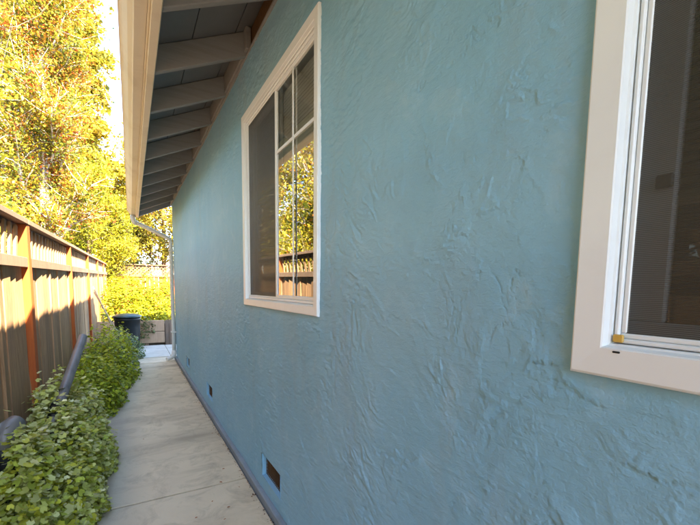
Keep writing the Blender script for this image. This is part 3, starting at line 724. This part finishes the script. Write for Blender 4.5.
def bush(name, label, cat, lobes, n, lsz, pal, wts, matn='leafnear', tmpl=T_OVAL, group=None, stems=14, var=.2, upf=.9, fill=.35):
    """a shrub of overlapping domes; lobes = (cx, cy, base z, rx, ry, h)"""
    c0 = lobes[0]; t = thing(name, label, cat, (c0[0], c0[1], c0[2]), group)
    wl = np.array([l[3]*l[4]+l[5]*(l[3]+l[4]) for l in lobes]); k = RNG.choice(len(lobes), n, p=wl/wl.sum())
    L = np.array(lobes)[k]
    d = RNG.normal(size=(n, 3)); d[:, 2] = np.abs(d[:, 2])*1.0-.15; d /= np.linalg.norm(d, axis=1)[:, None]
    r = np.where(RNG.random(n) < fill, RNG.random(n)**.5*.9, 1+RNG.normal(0, .07, n))
    lump = 1+.22*perlin(d[:, 0]*2.3+L[:, 0]*7, d[:, 1]*2.3+d[:, 2]*2+L[:, 1]*5)*1.6
    pos = L[:, :3]+d*L[:, 3:6]*(r*lump)[:, None]; pos[:, 2] = np.maximum(pos[:, 2], L[:, 2]+.01)
    leaves('foliage', pos, lsz*np.exp(RNG.normal(0, .28, n)), tints(n, pal, wts, var), matn, t, tmpl, nrm=d*.6+np.array([0, 0, upf]))
    b = MB()
    for _ in range(stems):
        l = random.choice(lobes); a = random.uniform(0, 6.28); q = random.uniform(.3, .85)
        e = (l[0]+l[3]*q*math.cos(a), l[1]+l[4]*q*math.sin(a), l[2]+l[5]*random.uniform(.6, .95)); s = (l[0]+l[3]*.2*math.cos(a), l[1]+l[4]*.2*math.sin(a), l[2]-.02)
        b.tube([s, ((s[0]+e[0])/2, (s[1]+e[1])/2, s[2]+(e[2]-s[2])*.65), e], [.006, .004, .002], 5, cap=False)
    tag(b.build('stem', 'stem', t), kind='stuff'); return t
SAGE = [(.43,.46,.12), (.54,.56,.22), (.35,.41,.06), (.46,.46,.04), (.66,.66,.34)]
BW = 'ground plants along the fence'
bush('lobed_leaf_plant', 'pale sage-green lobed plant at the bottom left corner of the photo', 'plant', [(-.54, 2.60, 0, .17, .40, .56), (-.36, 2.80, 0, .16, .36, .36)], 7600, .036, SAGE, [2, 2, 2, 2, .8], tmpl=T_LOBE, group=BW)
bush('lobed_leaf_plant', 'pale sage-green lobed plant spilling over the walkway edge near its first joint', 'plant', [(-.46, 3.20, 0, .22, .38, .56), (-.32, 3.45, 0, .16, .32, .36)], 7600, .036, SAGE, [2.4, 2, 1.4, 1, 1.0], tmpl=T_LOBE, group=BW)
bush('lobed_leaf_plant', 'whitish-green lobed plant at the foot of the nearest red fence post', 'plant', [(-.55, 3.65, 0, .16, .50, .64), (-.40, 3.95, 0, .18, .40, .50)], 7600, .036, SAGE, [2.4, 2.4, 1, .6, 1.4], tmpl=T_LOBE, group=BW)
MID = [(.32,.38,.02), (.41,.45,.025), (.20,.27,.02), (.48,.49,.04)]
bush('leafy_shrub', 'yellow-green leafy shrub right behind the grey drain pipe', 'shrub', [(-.40, 5.15, 0, .24, .45, .56), (-.52, 4.75, 0, .16, .30, .50), (-.32, 5.5, 0, .2, .35, .50)], 5200, .040, MID, [3, 2.4, 2, 1], group=BW)
bush('leafy_shrub', 'largest yellow-green shrub overhanging the walkway before the garbage bin', 'shrub', [(-.33, 6.2, 0, .28, .50, .78), (-.22, 6.85, 0, .28, .42, .76), (-.5, 5.9, 0, .18, .3, .6)], 5600, .042, MID, [3, 2.8, 1.6, 1.2], group=BW)
bush('leafy_shrub', 'small grey-green shrub at the foot of the garbage bin', 'shrub', [(-.20, 7.7, 0, .27, .42, .62), (-.05, 8.6, 0, .24, .34, .42), (-.5, 8.2, 0, .2, .5, .5)], 4200, .04, [(.13,.19,.05), (.19,.25,.09), (.09,.13,.03)], [3, 2, 2], group=BW)
LIT = [(.38,.38,.015), (.28,.31,.015), (.16,.21,.02), (.42,.34,.02)]
bush('sunlit_bush', 'bright sunlit yellow-green bush in the planter, left, over the garbage bin', 'bush', [(-.25, 11.6, .45, .50, .5, .95), (-.1, 12.2, .45, .5, .5, 1.2), (.1, 11.9, .9, .2, .2, .75), (-.4, 12.4, .9, .25, .2, .8)], 6500, .06, LIT, [3, 3, 1.5, 1], 'leaf', group='bushes in the planter')
bush('sunlit_bush', 'bright sunlit yellow-green bush in the planter next to the downspout', 'bush', [(.55, 11.5, .45, .45, .45, .75), (.75, 12.0, .45, .5, .5, 1.05), (.25, 11.3, .45, .3, .35, .55), (.42, 12.2, .9, .22, .2, .85), (.9, 12.4, .9, .2, .2, .8)], 6500, .06, LIT, [2.4, 3, 2, 1.2], 'leaf', group='bushes in the planter')
bush('trailing_plant', 'thin green plant trailing over the planter boards beside the bin', 'plant', [(.22, 10.40, .16, .12, .05, .46), (.34, 10.42, .28, .16, .06, .36)], 420, .045, [(.14,.17,.06), (.2,.22,.08), (.1,.12,.04)], [2, 2, 1], stems=5)
# fallen leaves
lf = MB(); lf.bm.free(); tv, tf = T_OVAL
lfm = mesh_np('fallen_leaf', tv*np.array([1, .8, 1.6]), tf); at_ = lfm.color_attributes.new('tint', 'FLOAT_COLOR', 'POINT')
at_.data.foreach_set('color', np.tile(np.array([.30, .09, .03, 1], np.float32), len(tv)))
for x, y in ((.62, 2.62), (.50, 2.40), (.42, 2.52), (.58, 2.95), (.30, 2.38), (.56, 3.35), (.64, 3.75), (.05, 3.9), (.45, 2.28), (.18, 2.33), (.60, 4.4), (.52, 2.75)):
    o = link('fallen_leaf', lfm, 'dead', loc=(x, y, .006), rot=(random.uniform(-.2,.2), random.uniform(-.2,.2), random.uniform(0, 6))); s = random.uniform(.014, .024); o.scale = (s, s, s)
    tag(o, 'small reddish fallen leaf lying on the concrete walkway', 'leaf', 'fallen leaves on the walkway')
n = 420; pos = np.stack([.700-np.abs(RNG.normal(0, .016, n)), RNG.uniform(1.8, 8, n), RNG.uniform(.001, .012, n)], 1)
lit = leaves('leaf_litter', pos, RNG.uniform(.005, .015, n), tints(n, [(.14,.06,.03), (.08,.05,.03), (.2,.12,.06)], [1, 1, 1]), 'dead', None, T_OVAL, nrm=np.tile([0,0,2.], (n,1)))
tag(lit, 'crumbs of dead leaves gathered where walkway meets wall', 'leaf litter', kind='stuff')
